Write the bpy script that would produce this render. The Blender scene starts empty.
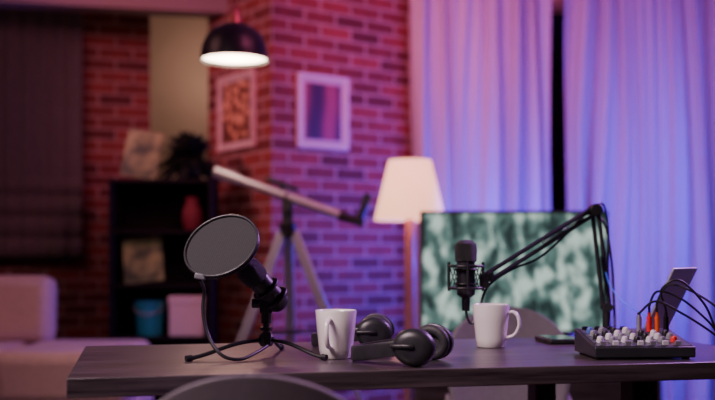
import bpy, bmesh, math, random
from mathutils import Vector, Matrix, Euler
random.seed(7)
PI=math.pi
col=bpy.context.scene.collection

# ---------------------------------------------------------------- materials
def newmat(name):
    m=bpy.data.materials.new(name); m.use_nodes=True
    nt=m.node_tree; b=nt.nodes['Principled BSDF']
    return m,nt,b
def pm(name,c,rough=.5,metal=0,var=.15,scale=30,bump=0,emit=None,es=0,coat=0,alpha=1,stretch=None,spec=.5,sheen=0):
    m,nt,b=newmat(name)
    tc=nt.nodes.new('ShaderNodeTexCoord'); mp=nt.nodes.new('ShaderNodeMapping')
    if stretch: mp.inputs['Scale'].default_value=stretch
    nz=nt.nodes.new('ShaderNodeTexNoise'); nz.inputs['Scale'].default_value=scale; nz.inputs['Detail'].default_value=4
    rp=nt.nodes.new('ShaderNodeValToRGB')
    lo=[max(0,x*(1-var)) for x in c]; hi=[min(1,x*(1+var)) for x in c]
    rp.color_ramp.elements[0].position=.3; rp.color_ramp.elements[1].position=.7
    rp.color_ramp.elements[0].color=(*lo,1); rp.color_ramp.elements[1].color=(*hi,1)
    nt.links.new(tc.outputs['Object'],mp.inputs[0]); nt.links.new(mp.outputs[0],nz.inputs['Vector'])
    nt.links.new(nz.outputs['Fac'],rp.inputs[0]); nt.links.new(rp.outputs[0],b.inputs['Base Color'])
    b.inputs['Roughness'].default_value=rough; b.inputs['Metallic'].default_value=metal
    b.inputs['Specular IOR Level'].default_value=spec
    if coat: b.inputs['Coat Weight'].default_value=coat
    if sheen: b.inputs['Sheen Weight'].default_value=sheen
    if alpha<1: b.inputs['Alpha'].default_value=alpha
    if emit: b.inputs['Emission Color'].default_value=(*emit,1); b.inputs['Emission Strength'].default_value=es
    if bump:
        bp=nt.nodes.new('ShaderNodeBump'); bp.inputs['Strength'].default_value=bump; bp.inputs['Distance'].default_value=.01
        nt.links.new(nz.outputs['Fac'],bp.inputs['Height']); nt.links.new(bp.outputs[0],b.inputs['Normal'])
    return m
def brickmat():
    m,nt,b=newmat('brick'); L=nt.links.new
    tc=nt.nodes.new('ShaderNodeTexCoord'); sp=nt.nodes.new('ShaderNodeSeparateXYZ'); L(tc.outputs['Object'],sp.inputs[0])
    ad=nt.nodes.new('ShaderNodeMath'); ad.operation='ADD'; L(sp.outputs[0],ad.inputs[0]); L(sp.outputs[1],ad.inputs[1])
    cb=nt.nodes.new('ShaderNodeCombineXYZ'); L(ad.outputs[0],cb.inputs[0]); L(sp.outputs[2],cb.inputs[1])
    br=nt.nodes.new('ShaderNodeTexBrick'); L(cb.outputs[0],br.inputs['Vector'])
    br.inputs['Scale'].default_value=1; br.inputs['Brick Width'].default_value=.215; br.inputs['Row Height'].default_value=.074
    br.inputs['Mortar Size'].default_value=.008; br.inputs['Mortar Smooth'].default_value=.3; br.inputs['Bias'].default_value=-.2
    br.inputs['Color1'].default_value=(.23,.05,.035,1); br.inputs['Color2'].default_value=(.05,.010,.012,1)
    br.inputs['Mortar'].default_value=(.34,.23,.21,1)
    nz=nt.nodes.new('ShaderNodeTexNoise'); nz.inputs['Scale'].default_value=14; nz.inputs['Detail'].default_value=5; L(cb.outputs[0],nz.inputs['Vector'])
    mx=nt.nodes.new('ShaderNodeMixRGB'); mx.blend_type='MULTIPLY'; mx.inputs[0].default_value=.6
    L(br.outputs['Color'],mx.inputs[1]); L(nz.outputs['Fac'],mx.inputs[2]); 
    hs=nt.nodes.new('ShaderNodeHueSaturation'); hs.inputs['Value'].default_value=1.5; L(mx.outputs[0],hs.inputs['Color'])
    L(hs.outputs[0],b.inputs['Base Color']); b.inputs['Roughness'].default_value=.7
    bp=nt.nodes.new('ShaderNodeBump'); bp.invert=True; bp.inputs['Strength'].default_value=.6; bp.inputs['Distance'].default_value=.012
    L(br.outputs['Fac'],bp.inputs['Height']); L(bp.outputs[0],b.inputs['Normal'])
    return m
def woodmat(name,c1,c2,rough=.35,ax=(1.5,28,28)):
    m,nt,b=newmat(name); L=nt.links.new
    tc=nt.nodes.new('ShaderNodeTexCoord'); mp=nt.nodes.new('ShaderNodeMapping'); mp.inputs['Scale'].default_value=ax
    nz=nt.nodes.new('ShaderNodeTexNoise'); nz.inputs['Scale'].default_value=2.2; nz.inputs['Detail'].default_value=8; nz.inputs['Roughness'].default_value=.65
    rp=nt.nodes.new('ShaderNodeValToRGB'); rp.color_ramp.elements[0].position=.35; rp.color_ramp.elements[1].position=.68
    rp.color_ramp.elements[0].color=(*c1,1); rp.color_ramp.elements[1].color=(*c2,1)
    L(tc.outputs['Object'],mp.inputs[0]); L(mp.outputs[0],nz.inputs['Vector']); L(nz.outputs['Fac'],rp.inputs[0]); L(rp.outputs[0],b.inputs['Base Color'])
    b.inputs['Roughness'].default_value=rough
    bp=nt.nodes.new('ShaderNodeBump'); bp.inputs['Strength'].default_value=.15; bp.inputs['Distance'].default_value=.004
    L(nz.outputs['Fac'],bp.inputs['Height']); L(bp.outputs[0],b.inputs['Normal'])
    return m
def screenmat():
    m,nt,b=newmat('screen_image'); L=nt.links.new
    tc=nt.nodes.new('ShaderNodeTexCoord'); mp=nt.nodes.new('ShaderNodeMapping'); mp.inputs['Scale'].default_value=(8,1,5); mp.inputs['Rotation'].default_value=(0,.2,0)
    L(tc.outputs['Object'],mp.inputs[0])
    vo=nt.nodes.new('ShaderNodeTexNoise'); vo.inputs['Scale'].default_value=1.7; vo.inputs['Detail'].default_value=3; vo.inputs['Distortion'].default_value=.3
    L(mp.outputs[0],vo.inputs['Vector'])
    rp=nt.nodes.new('ShaderNodeValToRGB'); e=rp.color_ramp.elements
    e[0].position=.38; e[0].color=(.02,.04,.04,1); e[1].position=.62; e[1].color=(.60,.78,.70,1)
    k=e.new(.5); k.color=(.11,.21,.19,1)
    L(vo.outputs['Fac'],rp.inputs[0]); b.inputs['Base Color'].default_value=(.01,.01,.01,1)
    L(rp.outputs[0],b.inputs['Emission Color']); b.inputs['Emission Strength'].default_value=1.0; b.inputs['Roughness'].default_value=.3
    return m
def picmat(name,kind):
    m,nt,b=newmat(name); L=nt.links.new
    tc=nt.nodes.new('ShaderNodeTexCoord')
    rp=nt.nodes.new('ShaderNodeValToRGB'); e=rp.color_ramp.elements
    if kind=='dots':
        v=nt.nodes.new('ShaderNodeTexVoronoi'); v.inputs['Scale'].default_value=20; L(tc.outputs['Object'],v.inputs['Vector']); L(v.outputs['Distance'],rp.inputs[0])
        e[0].position=.3; e[0].color=(.70,.42,.24,1); e[1].position=.62; e[1].color=(.12,.05,.03,1)
    elif kind=='hall':
        g=nt.nodes.new('ShaderNodeTexWave'); g.inputs['Scale'].default_value=1.6; g.inputs['Distortion'].default_value=2.0; g.inputs['Phase Offset'].default_value=1.5; L(tc.outputs['Object'],g.inputs['Vector']); L(g.outputs['Fac'],rp.inputs[0])
        e[0].position=.1; e[0].color=(.05,.02,.06,1); e[1].position=.9; e[1].color=(.30,.07,.11,1); k=e.new(.5); k.color=(.12,.03,.07,1)
    else:
        g=nt.nodes.new('ShaderNodeTexNoise'); g.inputs['Scale'].default_value=9; L(tc.outputs['Object'],g.inputs['Vector']); L(g.outputs['Fac'],rp.inputs[0])
        e[0].position=.4; e[0].color=(.03,.06,.03,1); e[1].position=.62; e[1].color=(.26,.32,.13,1)
    L(rp.outputs[0],b.inputs['Base Color']); b.inputs['Roughness'].default_value=.4
    return m
def meshmat():
    m,nt,b=newmat('nylon_mesh'); L=nt.links.new
    tc=nt.nodes.new('ShaderNodeTexCoord'); ck=nt.nodes.new('ShaderNodeTexChecker'); ck.inputs['Scale'].default_value=700
    ck.inputs['Color1'].default_value=(.020,.020,.022,1); ck.inputs['Color2'].default_value=(.045,.045,.048,1)
    L(tc.outputs['Object'],ck.inputs['Vector']); L(ck.outputs['Color'],b.inputs['Base Color'])
    b.inputs['Roughness'].default_value=.9; b.inputs['Alpha'].default_value=.93
    return m
BR=brickmat()
WOOD=woodmat('dark_wood',(.024,.018,.021),(.105,.08,.09),.30)
FLOOR=woodmat('floor_wood',(.10,.05,.035),(.2,.11,.08),.4,(1,12,1))
LWOOD=woodmat('lamp_wood',(.28,.12,.09),(.4,.2,.16),.5,(20,20,2))
PLA=pm('plaster',(.58,.47,.40),.9,var=.05,scale=4)
CEIL=pm('ceiling_paint',(.28,.22,.22),.9,var=.04,scale=4)
BLK=pm('black_plastic',(.012,.012,.014),.42,var=.2,scale=80)
SBLK=pm('satin_black',(.020,.020,.024),.38,var=.2,scale=60)
RUB=pm('soft_leatherette',(.03,.03,.034),.6,var=.2,scale=120,bump=.1)
DMET=pm('dark_metal',(.05,.05,.055),.35,1,var=.1,scale=60)
SIL=pm('silver_metal',(.42,.41,.46),.4,.6,var=.06,scale=40)
WHT=pm('ceramic_white',(.86,.82,.80),.18,var=.02,scale=6,coat=.4)
GREY=pm('chair_grey',(.19,.165,.19),.45,var=.08,scale=50)
GREYD=pm('chair_grey_dark',(.20,.17,.20),.5,var=.08,scale=50)
CURT=pm('curtain_cloth',(.43,.38,.46),.9,var=.05,scale=200,bump=.1,stretch=(1,1,.2))
BLIND=pm('blind_cloth',(.12,.108,.115),.9,var=.3,scale=60,bump=.1,stretch=(5,5,.3))
SOFA=pm('sofa_cloth',(.66,.50,.45),.9,var=.08,scale=60,bump=.15,sheen=.2)
DARK=pm('shelf_black',(.008,.006,.008),.8,var=.2,spec=.2)
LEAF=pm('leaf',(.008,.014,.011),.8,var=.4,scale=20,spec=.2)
GLOW=pm('diffuser_glow',(.9,.85,.8),.5,emit=(1,.80,.58),es=14,var=.01)
SHADE=pm('lamp_shade_cloth',(.8,.6,.5),.9,var=.02,emit=(1,.44,.27),es=2.3)
GLASS=pm('night_glass',(.008,.009,.03),.25,var=.2,scale=3)
SCREEN=screenmat()
MESH=meshmat()

# ---------------------------------------------------------------- mesh builder
class M:
    def __init__(s): s.v=[]; s.f=[]
    def add(s,vs,fs):
        o=len(s.v); s.v+= [Vector(v) for v in vs]; s.f+=[tuple(i+o for i in f) for f in fs]; return s
    def box(s,c,d,rot=None):
        hx,hy,hz=d[0]/2,d[1]/2,d[2]/2
        vs=[Vector((x,y,z)) for x in(-hx,hx) for y in(-hy,hy) for z in(-hz,hz)]
        if rot is not None:
            R=Euler(rot).to_matrix(); vs=[R@v for v in vs]
        vs=[v+Vector(c) for v in vs]
        return s.add(vs,[(0,1,3,2),(4,6,7,5),(0,4,5,1),(2,3,7,6),(0,2,6,4),(1,5,7,3)])
    def lathe(s,prof,o=(0,0,0),axis=(0,0,1),seg=40,sx=1,sy=1,cap=True):
        ax=Vector(axis).normalized(); q=Vector((0,0,1)).rotation_difference(ax).to_matrix(); o=Vector(o)
        vs=[];fs=[];n=len(prof)
        for (r,z) in prof:
            for k in range(seg):
                a=2*PI*k/seg; vs.append(o+q@Vector((r*sx*math.cos(a),r*sy*math.sin(a),z)))
        for i in range(n-1):
            for k in range(seg):
                k2=(k+1)%seg; fs.append((i*seg+k,i*seg+k2,(i+1)*seg+k2,(i+1)*seg+k))
        if cap:
            if prof[0][0]>1e-5: fs.append(tuple(range(seg))[::-1])
            if prof[-1][0]>1e-5: fs.append(tuple((n-1)*seg+k for k in range(seg)))
        return s.add(vs,fs)
    def cyl(s,p0,p1,r0,r1=None,seg=20):
        p0=Vector(p0);p1=Vector(p1); r1=r0 if r1 is None else r1
        return s.lathe([(r0,0),(r1,(p1-p0).length)],p0,p1-p0,seg)
    def sweep(s,pts,prof,closed=False,up=None):
        pts=[Vector(p) for p in pts]; n=len(pts); m=len(prof); vs=[];fs=[]
        nor=None
        for i,p in enumerate(pts):
            if closed: t=(pts[(i+1)%n]-pts[i-1]).normalized()
            else: t=(pts[min(i+1,n-1)]-pts[max(i-1,0)]).normalized()
            if up is not None: nor=Vector(up)-t*t.dot(Vector(up))
            elif nor is None:
                a=Vector((0,0,1)) if abs(t.z)<.9 else Vector((1,0,0)); nor=a-t*a.dot(t)
            else: nor=nor-t*nor.dot(t)
            nor.normalize(); bi=t.cross(nor)
            for (a,b) in prof: vs.append(p+bi*a+nor*b)
        R=n if closed else n-1
        for i in range(R):
            j=(i+1)%n
            for k in range(m):
                k2=(k+1)%m; fs.append((i*m+k,i*m+k2,j*m+k2,j*m+k))
        if not closed: fs.append(tuple(range(m))[::-1]); fs.append(tuple((n-1)*m+k for k in range(m)))
        return s.add(vs,fs)
    def tube(s,pts,r,seg=10,smooth=True,closed=False):
        if smooth: pts=sm(pts)
        return s.sweep(pts,[(r*math.cos(2*PI*k/seg),r*math.sin(2*PI*k/seg)) for k in range(seg)],closed)
    def torus(s,c,R,r,axis=(0,0,1),seg=40,sx=1,sy=1):
        q=Vector((0,0,1)).rotation_difference(Vector(axis).normalized()).to_matrix()
        pts=[Vector(c)+q@Vector((R*sx*math.cos(2*PI*k/seg),R*sy*math.sin(2*PI*k/seg),0)) for k in range(seg)]
        return s.sweep(pts,[(r*math.cos(2*PI*k/10),r*math.sin(2*PI*k/10)) for k in range(10)],True,up=axis)
    def grid(s,fn,nu,nv):
        vs=[fn(i/nu,j/nv) for j in range(nv+1) for i in range(nu+1)]
        fs=[(j*(nu+1)+i,j*(nu+1)+i+1,(j+1)*(nu+1)+i+1,(j+1)*(nu+1)+i) for j in range(nv) for i in range(nu)]
        return s.add(vs,fs)
    def obj(s,name,mat,parent=None,loc=(0,0,0),rot=(0,0,0),bevel=0,solid=0,sub=0,ang=.7,label=None):
        me=bpy.data.meshes.new(name); me.from_pydata([tuple(v) for v in s.v],[],s.f); 
        bm=bmesh.new(); bm.from_mesh(me); bmesh.ops.recalc_face_normals(bm,faces=bm.faces); bm.to_mesh(me); bm.free()
        me.polygons.foreach_set('use_smooth',[True]*len(me.polygons)); me.set_sharp_from_angle(angle=ang)
        me.materials.append(mat)
        o=bpy.data.objects.new(name,me); col.objects.link(o); o.location=loc; o.rotation_euler=rot
        if parent: o.parent=parent
        if solid:
            q=o.modifiers.new('s','SOLIDIFY'); q.thickness=solid; q.offset=0
        if bevel:
            q=o.modifiers.new('b','BEVEL'); q.width=bevel; q.segments=3; q.limit_method='ANGLE'; q.angle_limit=.6
        if sub:
            q=o.modifiers.new('u','SUBSURF'); q.levels=sub; q.render_levels=sub
        if label: o['label']=label
        return o
def sm(pts,n=8):
    P=[Vector(p) for p in pts]; out=[]
    for i in range(len(P)-1):
        a=P[i-1] if i else P[0]*2-P[1]; b=P[i]; c=P[i+1]; d=P[i+2] if i+2<len(P) else P[-1]*2-P[-2]
        for k in range(n):
            t=k/n; out.append(.5*((2*b)+(c-a)*t+(2*a-5*b+4*c-d)*t*t+(3*b-a-3*c+d)*t**3))
    out.append(P[-1]); return out
def thing(name,label,cat,loc=(0,0,0),rot=(0,0,0)):
    e=bpy.data.objects.new(name,None); e.empty_display_size=.05; col.objects.link(e)
    e.location=loc; e.rotation_euler=rot; e['label']=label; e['category']=cat; return e
def struct(o): o['kind']='structure'; return o
D=math.radians

# ---------------------------------------------------------------- room shell
struct(M().box((0,3.4,-.05),(9,9.2,.1)).obj('floor',FLOOR))
struct(M().box((0,3.4,2.85),(9,9.2,.1)).obj('ceiling',CEIL))
th=D(36)
struct(M().box((.64,.38,1.4),(1.28,.76,2.8)).obj('wall_center',BR,loc=(-.474,5.5,0),rot=(0,0,th)))
lw=D(17.7)
struct(M().box((-1.6,.1,1.4),(3.2,.2,2.8)).obj('wall_left',BR,loc=(-1.337,6.4,0),rot=(0,0,lw)))
struct(M().box((-1,7.55,1.4),(4,.1,2.8)).obj('wall_hall',PLA))
struct(M().box((1.75,6.75,1.4),(2.9,.1,2.8)).obj('wall_back',PLA))
struct(M().box((3.2,3.4,1.4),(.1,6.7,2.8)).obj('wall_right',PLA))
struct(M().box((-3.55,2.2,1.4),(.1,6.6,2.8)).obj('wall_side',PLA))
bl=math.atan2(.27,1.273)
struct(M().box((0,.08,2.63),(1.95,.16,.44)).obj('trim_1',CEIL,loc=(-1.66,5.72,0),rot=(0,0,bl),bevel=.005))
w=M()
for (x0,x1,z0,z1) in((-1.85,-1.79,.95,2.5),(-.52,-.46,.95,2.5),(-1.79,-.52,.95,1.01),(-1.79,-.52,2.44,2.5),(-1.17,-1.12,1.01,2.44)):
    w.box(((x0+x1)/2,-.01,(z0+z1)/2),(x1-x0,.02,z1-z0))
w.box((-1.15,-.004,1.72),(1.3,.008,1.5))
struct(w.obj('window_1',DARK,loc=(-1.337,6.4,0),rot=(0,0,lw)))
w=M().box((0,0,0),(2.3,.02,2.5))
for x in(-1.15,-.02,.3,1.15): w.box((x,-.02,0),(.05,.03,2.5))
struct(w.obj('window_2',GLASS,loc=(1.75,6.68,1.35)))

# roman blind
def blindf(u,v):
    z=.0+1.58*v; x=-.71+1.42*u
    f=.018*abs(math.sin(z*PI/.13))*(1 if z<.5 else .12*max(0,1-(z-.5)*1.2))
    return (x,-.035-f*1.6+.011*math.sin(x*62),z)
b=thing('roman_blind','dark grey fabric roman blind with pleats and stacked folds','window blind')
b.location=(-1.337-1.13*math.cos(lw)+.03*math.sin(lw),6.4-1.13*math.sin(lw)-.03*math.cos(lw),.95); b.rotation_euler=(0,0,lw)
M().grid(blindf,200,110).obj('blind_fabric',BLIND,b,solid=.004)
M().box((0,-.03,1.58),(1.46,.05,.05)).obj('head_rail',DARK,b,bevel=.004)
M().box((0,-.05,-.0),(1.42,.02,.03)).obj('bottom_bar',DARK,b,bevel=.004)

# curtains
def curtain(x0,x1,y,seed,label):
    r=random.Random(seed); w=x1-x0; ph=[r.uniform(0,6) for _ in range(4)]
    nf=w/.135
    def f(u,v):
        z=.03+2.62*v; a=.05*(.7+.6*math.sin(u*9+ph[0]))*(1.15-.35*v)
        uu=u+.02*math.sin(v*4+u*7+ph[1])
        yy=a*math.sin(uu*nf*2*PI+ph[2]+1.1*math.sin(u*11+ph[3]))+.014*math.sin(uu*nf*4.6*PI+v*2)
        return (x0+w*u+.014*math.sin(v*5+u*20),yy,z)
    t=thing('curtain',label,'curtain',(0,y,0))
    M().grid(f,220,24).obj('curtain_panel',CURT,t)
    for k in range(8): M().torus((x0+w*(k+.5)/8,0,2.66),.022,.004,(1,0,0),16).obj('curtain_ring',DMET,t)
    t['group']='floor-length window curtains'
curtain(.325,1.16,5.93,3,'gathered sheer white curtain beside the brick wall and television')
curtain(1.25,2.55,5.93,8,'gathered sheer white curtain behind the desk equipment')
r=thing('curtain_rod','long dark metal rod carrying the window curtains','curtain rod',(1.45,5.93,2.665))
M().cyl((-1.15,0,0),(1.6,0,0),.012).obj('rod',DMET,r)
M().lathe([(0,0),(.022,.01),(.025,.03),(.015,.05),(0,.055)],(-1.15,0,0),(-1,0,0),16).obj('finial',DMET,r)
for x in(1.0,0): M().box((x,.37,.02),(.02,.76,.02)).obj('bracket',DMET,r)

# ---------------------------------------------------------------- picture frames on pier
Rz=Matrix.Rotation(th,4,'Z')
PW=pm('mat_board_white',(.55,.46,.46),.8,var=.03)
FB=pm('frame_brown',(.62,.50,.46),.5); FW=pm('frame_white',(.66,.58,.6),.5,var=.03)
def frame(lx,ly,zc,rz,w,h,mf,mi,label,bw=.022,matw=.035):
    p=Vector((-.474,5.5,0))+(Rz.to_3x3()@Vector((lx,ly,0)))
    t=thing('picture_frame',label,'picture',(p.x,p.y,zc),(0,0,rz))
    f=M()
    f.box((0,-.012,h/2-bw/2),(w,.024,bw)).box((0,-.012,-h/2+bw/2),(w,.024,bw))
    f.box((-w/2+bw/2,-.012,0),(bw,.024,h-2*bw)).box((w/2-bw/2,-.012,0),(bw,.024,h-2*bw))
    f.obj('frame_border',mf,t)
    M().box((0,-.006,0),(w-2*bw,.008,h-2*bw)).obj('mat_board',PW,t)
    M().box((0,-.012,0),(w-2*bw-2*matw,.004,h-2*bw-2*matw)).obj('print',mi,t)
frame(.335,0,1.79,th,.345,.42,FW,picmat('print_hall','hall'),'white framed purple interior print hung on the brick wall',.02,.03)
frame(0,.385,1.81,th-PI/2,.42,.44,FB,picmat('print_dots','dots'),'pale framed print of clustered brown circles on brick wall',.022,.022)

# ---------------------------------------------------------------- pendant
t=thing('pendant_lamp','black metal dome pendant lamp glowing warm white, hung on a cord','lamp',(-.52,4.2,1.79))
M().lathe([(.144,0),(.143,.014),(.137,.058),(.120,.10),(.088,.133),(.048,.152),(.028,.157),(.026,.154),(.085,.129),(.117,.096),(.133,.057),(.139,.014),(.140,0),(.144,0)],seg=56,cap=False).obj('lamp_shade',SBLK,t)
M().lathe([(.0,.155),(.03,.154),(.03,.172),(.022,.19),(.02,.215),(.008,.228),(0,.229)],seg=24).obj('lamp_cap',pm('cap_brass',(.5,.2,.16),.4,.6),t)
M().cyl((0,0,.22),(0,0,1.0),.004,seg=8).obj('cord',pm('cord_red',(.35,.1,.09),.6),t)
M().lathe([(0,.004),(.09,.006),(.137,.014),(.137,.02),(0,.02)],seg=48).obj('diffuser',GLOW,t)
M().lathe([(0,1.01),(.05,1.008),(.05,.985),(0,.98)],seg=24).obj('ceiling_rose',SBLK,t)

# ---------------------------------------------------------------- floor lamp
t=thing('floor_lamp','wooden floor lamp with lit conical fabric shade beside television','lamp',(.264,5.0,0))
M().lathe([(.178,1.145),(.105,1.445)],seg=56,cap=False).obj('lamp_shade',SHADE,t,solid=.003)
M().lathe([(0,0),(.15,0),(.15,.02),(.05,.03),(0,.03)]).obj('base',LWOOD,t,bevel=.003)
M().cyl((0,0,.03),(0,0,1.15),.03,.024).obj('pole',LWOOD,t)
M().cyl((0,0,1.15),(0,0,1.2),.02,.018).obj('bulb_socket',BLK,t)
M().lathe([(0,0),(.012,0),(.02,.03),(.03,.06),(.025,.09),(0,.105)],(0,0,1.2),seg=20).obj('bulb',GLOW,t)

# ---------------------------------------------------------------- TV + bench
t=thing('television','flat television showing a blurred pale green nature picture','television',(.708,4.5,.5),(0,0,D(-2)))
M().box((0,.01,.39),(.85,.03,.56)).obj('bezel',SBLK,t,bevel=.006)
M().box((0,-.008,.392),(.822,.004,.528)).obj('screen',SCREEN,t)
M().box((0,.045,.35),(.5,.05,.35)).obj('rear_housing',BLK,t,bevel=.015)
M().box((0,.02,.07),(.08,.02,.12)).box((0,.02,.006),(.34,.2,.012)).obj('stand',BLK,t,bevel=.003)
t=thing('media_cabinet','low dark wooden cabinet carrying the television','cabinet',(.80,4.6,0))
M().box((0,0,.27),(1.1,.4,.42)).obj('body',WOOD,t,bevel=.004)
M().box((0,0,.49),(1.12,.44,.02)).obj('top_board',WOOD,t,bevel=.003)
for x in(-.275,.275):
    dd=M().box((x,-.208,.27),(.52,.016,.38)).obj('door',WOOD,t,bevel=.003)
    M().cyl((x+.18,-.216,.3),(x+.18,-.24,.3),.01).obj('knob',SIL,dd)
for x in(-.5,.5):
    for y in(-.16,.16): M().box((x,y,.03),(.05,.05,.06)).obj('leg',BLK,t)

# ---------------------------------------------------------------- sofa
t=thing('sofa','beige pink upholstered sofa with open seat end beneath the window','sofa',(-1.86,4.93,0),(0,0,D(3)))
M().box((.0,0,.17),(1.56,.84,.2)).obj('base',SOFA,t,bevel=.03)
M().box((-.3,-.02,.40),(.92,.82,.24)).obj('seat_cushion',SOFA,t,bevel=.05)
M().box((.475,-.02,.40),(.60,.82,.24)).obj('seat_cushion',SOFA,t,bevel=.05)
M().box((-.25,.33,.68),(1.04,.2,.36),(D(-6),0,0)).obj('backrest',SOFA,t,bevel=.06)
for x in(-.7,.7):
    for y in(-.34,.34): M().cyl((x,y,0),(x,y,.08),.02,.025).obj('leg',BLK,t)

# ---------------------------------------------------------------- shelf and contents
t=thing('bookshelf','open black shelving unit holding decor beside brick wall','shelf',(-1.085,5.6,0))
for x in(-.275,.275): M().box((x,0,.695),(.02,.28,1.39)).obj('side_panel',DARK,t)
M().box((0,.135,.695),(.53,.01,1.38)).obj('back_panel',DARK,t)
for z in(.04,.30,.52,.81,1.11,1.39): M().box((0,-.005,z-.01),(.53,.26,.02)).obj('shelf_board',DARK,t)
def magazine(x,z,w,h,ry,label,mt):
    t=thing('magazine',label,'magazine',(x,5.50,z),(D(-12),D(ry),0))
    M().box((0,0,h/2),(w,.003,h)).obj('front_cover',mt,t)
    M().box((0,.006,h/2),(w-.006,.008,h-.006)).obj('pages',PW,t)
GM=picmat('cover_green','green')
magazine(-1.22,1.40,.20,.27,9,'green covered magazine standing tilted on top of shelf',GM)
magazine(-1.18,.82,.22,.26,-6,'pale green magazine leaning inside the black shelf',GM)
t=thing('bucket','small turquoise plastic bucket on the black shelf','bucket',(-1.165,5.57,.522))
M().lathe([(0,0),(.068,0),(.085,.19),(.088,.195),(.082,.195),(.065,.008),(0,.008)],seg=32).obj('body',pm('turquoise',(.02,.28,.38),.4),t)
M().tube([(-.086,0,.18),(-.07,-.06,.14),(0,-.088,.12),(.07,-.06,.14),(.086,0,.18)],.003).obj('handle',SIL,t)
t=thing('storage_box','pale cardboard storage box with lid on shelf','box',(-.945,5.58,.522))
BX=pm('box_card',(.60,.52,.52),.8,var=.03)
M().box((0,0,.09),(.19,.2,.18)).obj('body',BX,t,bevel=.004); M().box((0,0,.2),(.2,.21,.045)).obj('lid',BX,t,bevel=.004)
t=thing('vase','dark red vase standing inside the black shelf','vase',(-.92,5.53,1.111))
M().lathe([(0,0),(.04,0),(.055,.05),(.052,.11),(.03,.15),(.035,.18),(.03,.18),(.025,.15),(0,.14)],seg=28).obj('body',pm('red_glaze',(.13,.010,.02),.7),t)
t=thing('potted_plant','dark bushy potted plant on top of black shelf','plant',(-.95,5.60,1.391))
M().lathe([(0,0),(.05,0),(.068,.1),(.072,.105),(.062,.105),(.058,.08),(0,.08)],seg=28).obj('pot',DARK,t)
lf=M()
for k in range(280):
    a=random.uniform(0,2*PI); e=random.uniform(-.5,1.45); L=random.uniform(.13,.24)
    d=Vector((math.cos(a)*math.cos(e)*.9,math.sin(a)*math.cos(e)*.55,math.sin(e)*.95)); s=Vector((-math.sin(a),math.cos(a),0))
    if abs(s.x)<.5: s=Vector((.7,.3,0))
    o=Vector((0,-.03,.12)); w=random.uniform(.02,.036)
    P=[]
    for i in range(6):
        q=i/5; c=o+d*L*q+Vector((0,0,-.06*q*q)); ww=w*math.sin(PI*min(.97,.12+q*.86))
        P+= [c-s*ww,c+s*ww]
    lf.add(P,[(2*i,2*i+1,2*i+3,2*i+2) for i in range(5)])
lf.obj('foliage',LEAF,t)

# ---------------------------------------------------------------- telescope on tripod
t=thing('telescope','silver telescope with black eyepiece on a tall metal tripod','telescope',(-.33,4.7,0))
A=Vector((-.345,-.02,1.365)); B=Vector((.27,0,1.15)); dr=(B-A).normalized()
M().cyl(A+dr*.1,B,.021,.021,24).obj('tube',SIL,t)
M().cyl(A,A+dr*.12,.028,.028,24).obj('dew_shield',SIL,t)
f=M().cyl(B-dr*.03,B+dr*.05,.026,.02).cyl(B+dr*.03+Vector((0,-.03,-.01)),B+dr*.03+Vector((0,.03,-.01)),.012); f.obj('focuser',BLK,t)
E=B+dr*.07
M().box(E,(.05,.035,.04),(0,.4,0)).cyl(E,E+Vector((.045,0,.13)),.017,.02).obj('eyepiece',BLK,t,bevel=.003)
mid=A.lerp(B,.55)
M().cyl(mid-dr*.1+Vector((0,0,.05)),mid+dr*.06+Vector((0,0,.05)),.012).box(mid-dr*.02+Vector((0,0,.03)),(.02,.02,.04)).obj('finder_scope',BLK,t,bevel=.002)
M().box((0,0,1.17),(.05,.05,.12)).cyl((0,-.05,1.19),(0,.05,1.19),.02).cyl((0,0,1.05),(0,0,1.12),.03,.045).torus(mid,.026,.006,dr).obj('mount_head',BLK,t,bevel=.004)
for (x,y) in((-.42,-.12),(.46,-.1),(.0,.38)):
    top=Vector((x*.06,y*.06,1.08)); bot=Vector((x,y,.0)); m1=top.lerp(bot,.55)
    lg=M().cyl(top+Vector((.012,0,0)),m1+Vector((.012,0,0)),.012).cyl(top-Vector((.012,0,0)),m1-Vector((.012,0,0)),.012).obj('leg',SIL,t)
    M().cyl(m1-(bot-top)*.05,bot,.010).obj('leg_extension',SIL,lg)
M().lathe([(0,.6),(.1,.6),(.1,.61),(0,.61)]).cyl((-.15,-.05,.605),(.16,-.04,.605),.006).obj('accessory_tray',BLK,t)

# ---------------------------------------------------------------- chairs
def chair(loc,rz,label,mt):
    t=thing('chair',label,'chair',loc,(0,0,rz))
    def bk(u,v):
        a=-1+2*u
        if v<.35: z=.47+.17*v/.35; hw=.175+.025*math.sin(v/.35*PI/2)
        else:
            q=(v-.35)/.65*PI/2; z=.64+.16*math.sin(q); hw=max(.2*math.cos(q),.004)
        x=a*hw; return (x,-.0+.9*x*x-(z-.47)*.12+.04,z)
    M().grid(bk,24,30).obj('backrest',mt,t,solid=.014)
    def st(u,v):
        a=-1+2*u; y=.03+.41*v; hw=.2*(1-.25*max(0,(v-.6)/.4)**2)
        return (a*hw,y,.455+.03*a*a-.02*math.sin(v*PI)+.03*(1-v)**4)
    M().grid(st,20,20).obj('seat',mt,t,solid=.016)
    for sx in(-1,1):
        for y,yy in((.1,-.0),(.36,.44)):
            M().cyl((sx*.13,y,.45),(sx*.2,yy,0),.012,.009,12).obj('leg',DMET,t)
    return t
chair((-.1445,1.345,0),0,'grey plastic shell chair with rounded back tucked to the desk',GREY)
chair((.482,3.22,0),PI,'dark grey chair with rounded back on far desk side',GREYD)

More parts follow.
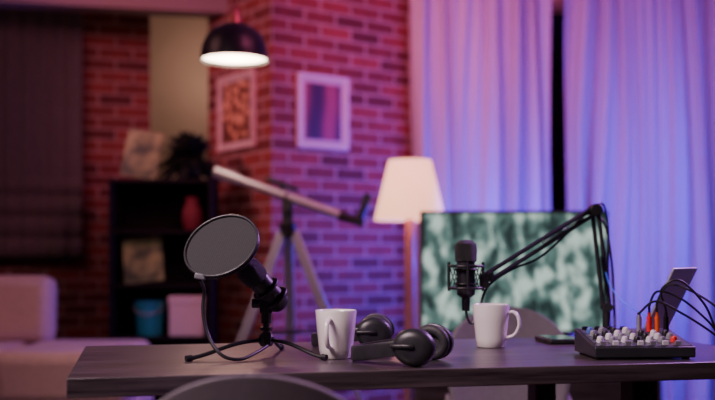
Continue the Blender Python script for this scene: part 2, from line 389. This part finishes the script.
# ---------------------------------------------------------------- desk
ya=D(12.5)
t=thing('desk','long dark wood desk with square legs carrying podcast equipment','desk',(.145,2.189,0),(0,0,ya))
M().box((-.005,0,.7325),(1.46,.64,.035)).obj('desktop',WOOD,t,bevel=.002)
for x in(-.40,.385):
    for y in(-.25,.25): M().box((x,y,.3575),(.055,.055,.715)).obj('leg',BLK,t,bevel=.003)
M().box((0,.25,.68),(.74,.03,.06)).obj('rail',BLK,t,bevel=.002)
TZ=.75

# mugs
def mug(x,y,rz,label,k=1.0,h=.1):
    t=thing('mug',label,'mug',(x,y,TZ),(0,0,rz)); t['group']='white mugs on the desk'
    o=.043*k; i=.0395*k
    M().lathe([(0,0),(.030,0),(.0325,.002),(.0355,.02),(.0398*k,.06),(o,h-.003),(o-.001,h),(i,h-.002),(i-.003,.06),(.031,.02),(.028,.008),(0,.006)],seg=56).obj('body',WHT,t,ang=1.2)
    M().sweep(sm([(.036,0,.078),(.052,0,.083),(.064,0,.072),(.066,0,.05),(.055,0,.03),(.033,0,.022)]),[(.0055*math.cos(a*PI/5),.004*math.sin(a*PI/5)) for a in range(10)]).obj('handle',WHT,t,ang=1.2)
mug(-.0447,2.064,D(-106),'white tapered ceramic mug standing beside two headphones')
mug(.3115,2.317,D(-22),'white tapered ceramic mug standing under the boom microphone',1.0,.1)

# headphones
def headphones(loc,rz,label):
    t=thing('headphones',label,'headphones',(loc[0],loc[1],TZ),(0,0,rz)); t['group']='black headphones on the desk'
    n=40; P=[]
    for k in range(n+1):
        a=-PI/2+PI*k/n; P.append((-.14*math.cos(a),.082*math.sin(a),.0165+.023*(1-math.cos(a))))
    rr=[(.004*math.copysign(abs(math.cos(q))**.5,math.cos(q)),.015*math.copysign(abs(math.sin(q))**.5,math.sin(q))) for q in [2*PI*j/16 for j in range(16)]]
    M().sweep(P,rr,up=(0,0,1)).obj('headband',SBLK,t)
    rr2=[(a*1.7,b*.8) for a,b in rr]
    M().sweep([(p[0]*.965,p[1]*.965,p[2]) for p in P[10:31]],rr2,up=(0,0,1)).obj('headband_pad',RUB,t)
    for s in(-1,1):
        c=Vector((.008,s*.074,.0375))
        ax=Vector((.12,s,.05)).normalized()
        cup=M().lathe([(0,.017),(.018,.0168),(.028,.014),(.034,.008),(.0365,0),(.0365,-.008),(.030,-.012),(0,-.012)],c,ax,44,1.15,1.0).obj('ear_cup',SBLK,t,ang=1.0)
        M().torus(c+ax*.012,.024,.0014,ax,40,1.15,1).obj('trim_ring',DMET,cup)
        M().torus(c-ax*.018,.026,.0105,ax,44,1.12,1.0).obj('ear_cushion',RUB,cup)
        M().cyl(c-ax*.012,c-ax*.016,.026).obj('speaker_cloth',RUB,cup)
        M().tube([(-.02,s*.082,.04),(-.03,s*.09,.04),(-.0,s*.094,.041),(.012,s*.091,.04)],.0045).obj('yoke',SBLK,t)
headphones((.125,1.965),D(-20),'black over-ear headphones lying flat next to a white mug')
headphones((.035,2.325),D(-4),'black over-ear headphones lying behind the white mug')

# ---------------------------------------------------------------- desk microphone on mini tripod
mx,my=-.193,2.10
t=thing('desk_microphone','black studio microphone tilted on a small tripod stand','microphone',(mx,my,TZ))
M().cyl((0,0,.032),(0,0,.10),.007).cyl((0,0,.055),(0,0,.062),.013).cyl((0,0,.07),(0,0,.10),.011).obj('stand_column',BLK,t)
M().lathe([(0,.022),(.012,.022),(.017,.03),(.017,.042),(.01,.05),(0,.05)],seg=24).obj('tripod_hub',BLK,t)
for (x,y) in((-.145,-.105),(.125,-.085),(.02,.15)):
    M().tube([(x*.05,y*.05,.036),(x*.4,y*.4,.030),(x*.8,y*.8,.012),(x,y,.0055)],.0042,8).cyl((x*.97,y*.97,.007),(x*1.04,y*1.04,.006),.0065).obj('leg',BLK,t)
M().box((0,0,.112),(.026,.026,.04)).cyl((-.03,0,.112),(.03,0,.112),.010).lathe([(0,0),(.014,0),(.014,.012),(0,.012)],(.02,0,.112),(1,0,0),14).obj('swivel_joint',BLK,t,bevel=.002)
ax=Vector((-.52,-.36,.62)).normalized(); m0=Vector((.032,.016,.105))
M().lathe([(0,0),(.017,0),(.022,.006),(.0235,.03),(.0235,.075),(.0245,.076),(.0245,.082)],m0,ax,36).obj('microphone_body',SBLK,t)
M().lathe([(.0245,.082),(.027,.088),(.028,.10),(.027,.118),(.019,.13),(0,.134)],m0,ax,36).obj('grille',pm('grille',(.03,.03,.033),.5,.5,bump=.6,scale=900),t)
M().torus(m0+ax*.025,.028,.005,ax).torus(m0+ax*.055,.028,.004,ax).box(m0+ax*.03+Vector((-.014,0,-.018)),(.012,.014,.03),(0,-.6,0)).obj('shock_mount',BLK,t)
# pop filter
pc=Vector((-.272,1.985,.982)); pn=Vector((-.25,-.76,.6)).normalized()
t=thing('pop_filter','round dark mesh pop filter on curved black gooseneck','pop filter',(mx-.04,my-.03,TZ))
o=pc-Vector((mx-.04,my-.03,TZ))
M().lathe([(0,.0008),(.075,.0008),(.075,-.0008),(0,-.0008)],o,pn,64).obj('filter_mesh',MESH,t)
M().torus(o+pn*.003,.0765,.0028,pn,64).torus(o-pn*.003,.0765,.0028,pn,64).obj('rim',pm('rim_grey',(.035,.035,.04),.3,.2),t)
dn=Vector((-.28,0,-1)); dn=(dn-pn*dn.dot(pn)).normalized(); cp=o+dn*.079
M().box(cp,(.022,.014,.012),(0,.2,0)).obj('clip',pm('clip_grey',(.16,.16,.18),.4),t,bevel=.003)
g0=cp+Vector((0,.0,-.006))
wp=lambda X,Y,Z: Vector((X,Y,Z))-Vector((mx-.04,my-.03,TZ))
M().tube([g0,wp(-.309,2.0,.892),wp(-.311,2.0,.85),wp(-.298,1.99,.80),wp(-.270,1.975,.765),wp(-.235,1.985,.7555),wp(-.205,2.03,.766),wp(-.188,2.075,.775)],.0036).obj('gooseneck',BLK,t)
M().box(wp(-.189,2.08,.790),(.016,.012,.026)).obj('clamp',BLK,t,bevel=.002)

# ---------------------------------------------------------------- boom microphone
bx,by=.648,2.585
t=thing('boom_arm_microphone','black condenser microphone in shock mount on sprung boom arm','microphone',(bx,by,TZ))
W=lambda X,Y,Z: Vector((X-bx,Y-by,Z-TZ))
M().box((0,.0,.008),(.05,.05,.016)).box((0,.065,-.03),(.045,.02,.09)).box((0,.03,.008),(.045,.09,.012)).cyl((0,.045,-.075),(0,.045,-.04),.006).lathe([(0,0),(.018,0),(.018,.006),(0,.006)],(0,.045,-.045)).obj('clamp',BLK,t,bevel=.002)
M().cyl((0,0,.012),(0,0,.075),.010).cyl((0,-.02,.08),(0,.02,.08),.012).obj('swivel_post',BLK,t)
p0=W(bx,by,.83); p1=W(.622,2.60,1.083); p2=W(.318,2.41,.912)
def arm(a,b,off,name):
    q=M()
    for s in(-1,1): q.cyl(a+off*s,b+off*s,.0055,seg=10)
    ao=q.obj(name,BLK,t)
    d=(b-a); L=d.length; u=d/L; n=u.cross(Vector((0,1,0))).normalized(); mm=Vector((0,-.008,0))
    pts=[a+mm+u*(L*.12+L*.4*k/160)+ (n*math.cos(k*.9)+n.cross(u)*math.sin(k*.9))*.004 for k in range(161)]
    M().sweep(pts,[(.0011*math.cos(j*PI/3),.0011*math.sin(j*PI/3)) for j in range(6)]).obj('spring',DMET,ao)
    M().box(b,(.024,.022,.024)).obj('end_bracket',BLK,ao,bevel=.003)
    M().box(a,(.02,.02,.02)).obj('base_bracket',BLK,ao,bevel=.003)
arm(p0,p1,Vector((.008,0,.002)),'lower_arm')
arm(p1,p2,Vector((.004,0,-.008)),'upper_arm')
M().cyl(p1+Vector((0,-.022,0)),p1+Vector((0,.022,0)),.016).obj('elbow_knob',BLK,t,bevel=.002)
mc=W(.262,2.40,0); mc.z=0
z=lambda Z: mc+Vector((0,0,Z-TZ))
M().cyl(p2,W(.306,2.405,.905),.007).box(W(.306,2.405,.905),(.02,.02,.03)).obj('head_joint',BLK,t,bevel=.002)
M().lathe([(0,0),(.012,0),(.021,.006),(.022,.01),(.022,.085)],z(.862),seg=36).obj('microphone_body',SBLK,t)
M().lathe([(.022,0),(.026,.003),(.027,.03),(.025,.045),(.015,.053),(0,.055)],z(.947),seg=36).obj('grille',pm('grille',(.035,.035,.038),.5,.5,bump=.6,scale=900),t)
s=M().torus(z(.885),.040,.0035).torus(z(.938),.040,.0035).torus(z(.895),.026,.0025).torus(z(.93),.026,.0025)
for k in range(8):
    a=2*PI*k/8; c=Vector((math.cos(a),math.sin(a),0))
    if k%2==0: s.cyl(z(.878)+c*.041,z(.948)+c*.041,.0035,seg=8)
    s.cyl(z(.885)+c*.04,z(.93)+c*.026,.0012,seg=6); s.cyl(z(.938)+c*.04,z(.895)+c*.026,.0012,seg=6)
s.box(z(.90)+Vector((.045,0,0)),(.02,.016,.03)); s.obj('shock_mount',BLK,t)
M().cyl(z(.83),z(.866),.0095,.0105).obj('cable_connector',DMET,t)
M().tube([z(.832),z(.815)+Vector((.003,0,0)),z(.80)+Vector((.012,.0,0)),z(.815)+Vector((.028,0,0)),W(.315,2.42,.885),W(.38,2.46,.928),W(.46,2.5,.96),W(.55,2.56,1.03),W(.60,2.6,1.072),W(.645,2.6,1.05),W(.665,2.6,.95),W(.668,2.59,.86),W(.667,2.575,.79),W(.66,2.55,.757)],.0032,8).obj('cable',BLK,t)
M().tube([p1+Vector((.0,.01,.01)),W(.648,2.61,1.095),W(.662,2.62,1.02),W(.658,2.61,.93),W(.66,2.6,.84)],.003,8).obj('cable',BLK,t)

# ---------------------------------------------------------------- mixer
t=thing('audio_mixer','compact dark audio mixer with white knobs and coloured plugs','audio mixer',(.584,2.105,TZ),(0,0,D(3)))
hw,hd=.105,.078; hf,hb=.026,.054
MX=pm('mixer_body',(.035,.035,.042),.4,.3); MT=pm('mixer_panel',(.11,.11,.14),.4,.4,scale=90)
M().add([(-hw,-hd,.004),(hw,-hd,.004),(hw,hd,.004),(-hw,hd,.004),(-hw,-hd,hf),(hw,-hd,hf),(hw,hd,hb),(-hw,hd,hb)],
 [(0,3,2,1),(4,5,6,7),(0,1,5,4),(1,2,6,5),(2,3,7,6),(3,0,4,7)]).obj('body',MX,t,bevel=.003)
for sx in(-1,1):
    for sy in(-1,1): M().cyl((sx*.09,sy*.06,0),(sx*.09,sy*.06,.005),.008,seg=12).obj('foot',BLK,t)
sl=math.atan2(hb-hf,2*hd); zt=lambda y: hf+(y+hd)*math.tan(sl)
M().box((0,-.002,zt(-.002)+.0008),(.196,.144,.0016),(sl,0,0)).obj('control_panel',MT,t)
KW=pm('knob_white',(.75,.73,.76),.4,var=.02); KG=pm('knob_grey',(.25,.25,.28),.4,var=.05); KR=pm('plug_red',(.8,.02,.02),.4); KO=pm('plug_orange',(.85,.12,.02),.4); KB=pm('knob_blue',(.08,.15,.5),.4)
n=Vector((0,-math.sin(sl),math.cos(sl)))
for r in range(4):
    for c in range(7):
        x=-.084+.026*c; y=-.042+.025*r
        if r==3 and c>3: continue
        mt=[[KW,KG,KW,BLK,KW,KG,KR],[BLK,KW,KG,KW,BLK,KW,KG],[KG,BLK,KW,KG,BLK,KW,BLK],[KB,KG,BLK,KW]][r][c]
        M().lathe([(0,0),(.0075,0),(.007,.004),(.006,.010),(.0045,.012),(0,.012)],(x,y,zt(y)+.001),n,16).obj('knob',mt,t)
for c in range(7):
    x=-.084+.026*c; y=-.065
    M().box((x,y,zt(y)+.005),(.011,.006,.009),(sl,0,0)).obj('fader_cap',KW if c%2 else SIL,t)
for k in range(4):
    x=-.084+.028*k; y=.062
    M().lathe([(.0085,0),(.0085,.006),(.006,.006),(.006,.001),(0,.001)],(x,y,zt(y)),n,18).obj('socket',DMET,t)
def cable(label,start,pts,mat,plugm):
    tt=thing('audio_cable',label,'cable',(0,0,0))
    s=Vector(start); tt.location=s; 
    M().cyl((0,0,0),(0,0,.032),.006,.0055,14).cyl((0,0,.03),(0,0,.042),.004,.003,10).obj('plug',plugm,tt)
    M().tube([Vector((0,0,.04))]+[Vector(p)-s for p in pts],.0026,8).obj('cord',mat,tt)
bz=TZ+.050
cable('black audio cable with red plug in the mixer',(.630,2.145,bz-.001),[(.632,2.145,.86),(.655,2.165,.885),(.70,2.15,.87),(.76,2.15,.82),(.82,2.17,.757),(.90,2.18,.754)],BLK,KR)
cable('black audio cable with orange plug in the mixer',(.648,2.15,bz-.001),[(.65,2.15,.865),(.675,2.15,.90),(.72,2.13,.885),(.78,2.11,.84),(.86,2.11,.76),(.93,2.12,.7535)],BLK,KO)
cable('black audio cable with black plug in the mixer',(.668,2.15,bz-.001),[(.665,2.145,.85),(.655,2.14,.89),(.69,2.13,.91),(.74,2.12,.86),(.78,2.13,.79),(.86,2.15,.754)],BLK,DMET)
cable('black audio cable curling from the mixer rear',(.608,2.145,bz-.001),[(.608,2.14,.84),(.64,2.13,.865),(.69,2.11,.84),(.75,2.10,.80),(.80,2.09,.756),(.88,2.09,.7535)],BLK,SIL)
tt=thing('blue_cable','thin bright blue cable running from boom arm to laptop','cable',(.69,2.37,.765))
bo=Vector((.69,2.37,.765))
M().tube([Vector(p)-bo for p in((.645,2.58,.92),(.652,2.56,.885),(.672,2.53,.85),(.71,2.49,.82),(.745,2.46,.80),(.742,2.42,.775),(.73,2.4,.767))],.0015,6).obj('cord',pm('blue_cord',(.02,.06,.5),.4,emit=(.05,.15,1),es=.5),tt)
M().box(Vector((.727,2.395,.7665))-bo,(.012,.01,.007)).obj('plug',BLK,tt)

# laptop
hn=Vector((.620,2.22,0)); hf2=Vector((.725,2.38,0)); hx=(hf2-hn); Lh=hx.length; an=math.atan2(hx.y,hx.x)
t=thing('laptop','small dark open laptop seen from the side behind mixer','laptop',(hn.x,hn.y,TZ),(0,0,an))
M().box((Lh/2,.065,.008),(Lh,.13,.014)).obj('base',SIL,t,bevel=.003)
M().box((Lh/2,.075,.0155),(Lh-.03,.07,.002)).obj('keyboard',BLK,t)
scr=M().box((0,0,.098),(Lh,.006,.19)).obj('lid',SIL,t,loc=(Lh/2,-.002,.012),rot=(D(26),0,0),bevel=.002)
M().box((0,.0036,.1),(Lh-.012,.001,.172)).obj('screen',pm('laptop_screen',(.01,.015,.02),.15,emit=(.03,.06,.065),es=.8),scr)

# smartphone
t=thing('smartphone','black smartphone lying on the desk near boom arm','phone',(.497,2.45,TZ),(0,0,D(6)))
M().box((0,0,.006),(.085,.135,.012)).obj('body',BLK,t,bevel=.004)
M().box((0,0,.0122),(.07,.128,.0006)).obj('screen',pm('phone_glass',(.01,.012,.03),.08,var=.1),t)

# ---------------------------------------------------------------- lights
def area(name,loc,target,size,power,c,spread=180):
    l=bpy.data.lights.new(name,'AREA'); l.energy=power; l.color=c; l.shape='RECTANGLE'; l.size=size[0]; l.size_y=size[1]; l.spread=D(spread)
    o=bpy.data.objects.new(name,l); col.objects.link(o); o.location=loc
    o.rotation_euler=(Vector(target)-Vector(loc)).to_track_quat('-Z','Y').to_euler(); return o
def pt(name,loc,power,c,r=.05):
    l=bpy.data.lights.new(name,'POINT'); l.energy=power; l.color=c; l.shadow_soft_size=r
    o=bpy.data.objects.new(name,l); col.objects.link(o); o.location=loc; return o
pt('pendant_light',(-.52,4.2,1.74),8,(1,.50,.34),.08)
pt('floor_lamp_light',(.264,5.0,1.30),11,(1,.34,.28),.05)
pt('hall_light',(-1.1,7.0,2.3),6,(1,.60,.45),.1)
pt('blue_backlight',(.80,5.25,.95),80,(.03,.02,1),.12)
area('blue_curtain_light',(2.9,4.2,1.6),(1.9,6,1.0),(.6,.8),36,(.06,.04,1),90)
area('violet_curtain_light',(1.4,4.0,2.7),(1.7,6,1.9),(.8,.4),10,(.75,.14,.85),110)
area('pink_curtain_light',(-.2,4.3,2.7),(.8,6,2.1),(.4,.4),10,(1,.18,.36),90)
area('pink_wall_light',(.5,3.6,2.7),(.0,6,1.7),(.8,.5),14,(1,.16,.40),110)
area('side_wall_light',(-2.3,4.4,2.6),(-.7,5.8,1.8),(.6,.5),6,(1,.28,.40),70)
area('red_left_light',(-2.0,3.6,2.6),(-1.7,6,.5),(1,.6),8,(1,.42,.42))
area('desk_key',(-1.2,.9,2.5),(0,2.1,.8),(.9,.6),21,(1,.74,.78),90)
area('desk_rim',(1.9,3.3,2.3),(.1,2.1,.8),(.7,.5),20,(.75,.28,1),90)
wd=bpy.data.worlds.new('World'); bpy.context.scene.world=wd; wd.use_nodes=True
wd.node_tree.nodes['Background'].inputs[0].default_value=(.4,.16,.45,1); wd.node_tree.nodes['Background'].inputs[1].default_value=.03

# ---------------------------------------------------------------- camera
cam=bpy.data.cameras.new('Camera'); co=bpy.data.objects.new('Camera',cam); col.objects.link(co)
co.location=(0,0,.96); co.rotation_euler=(PI/2,0,0); cam.lens=50; cam.sensor_width=36; cam.shift_y=57/715
cam.dof.use_dof=True; cam.dof.focus_distance=2.08; cam.dof.aperture_fstop=2.0
bpy.context.scene.camera=co
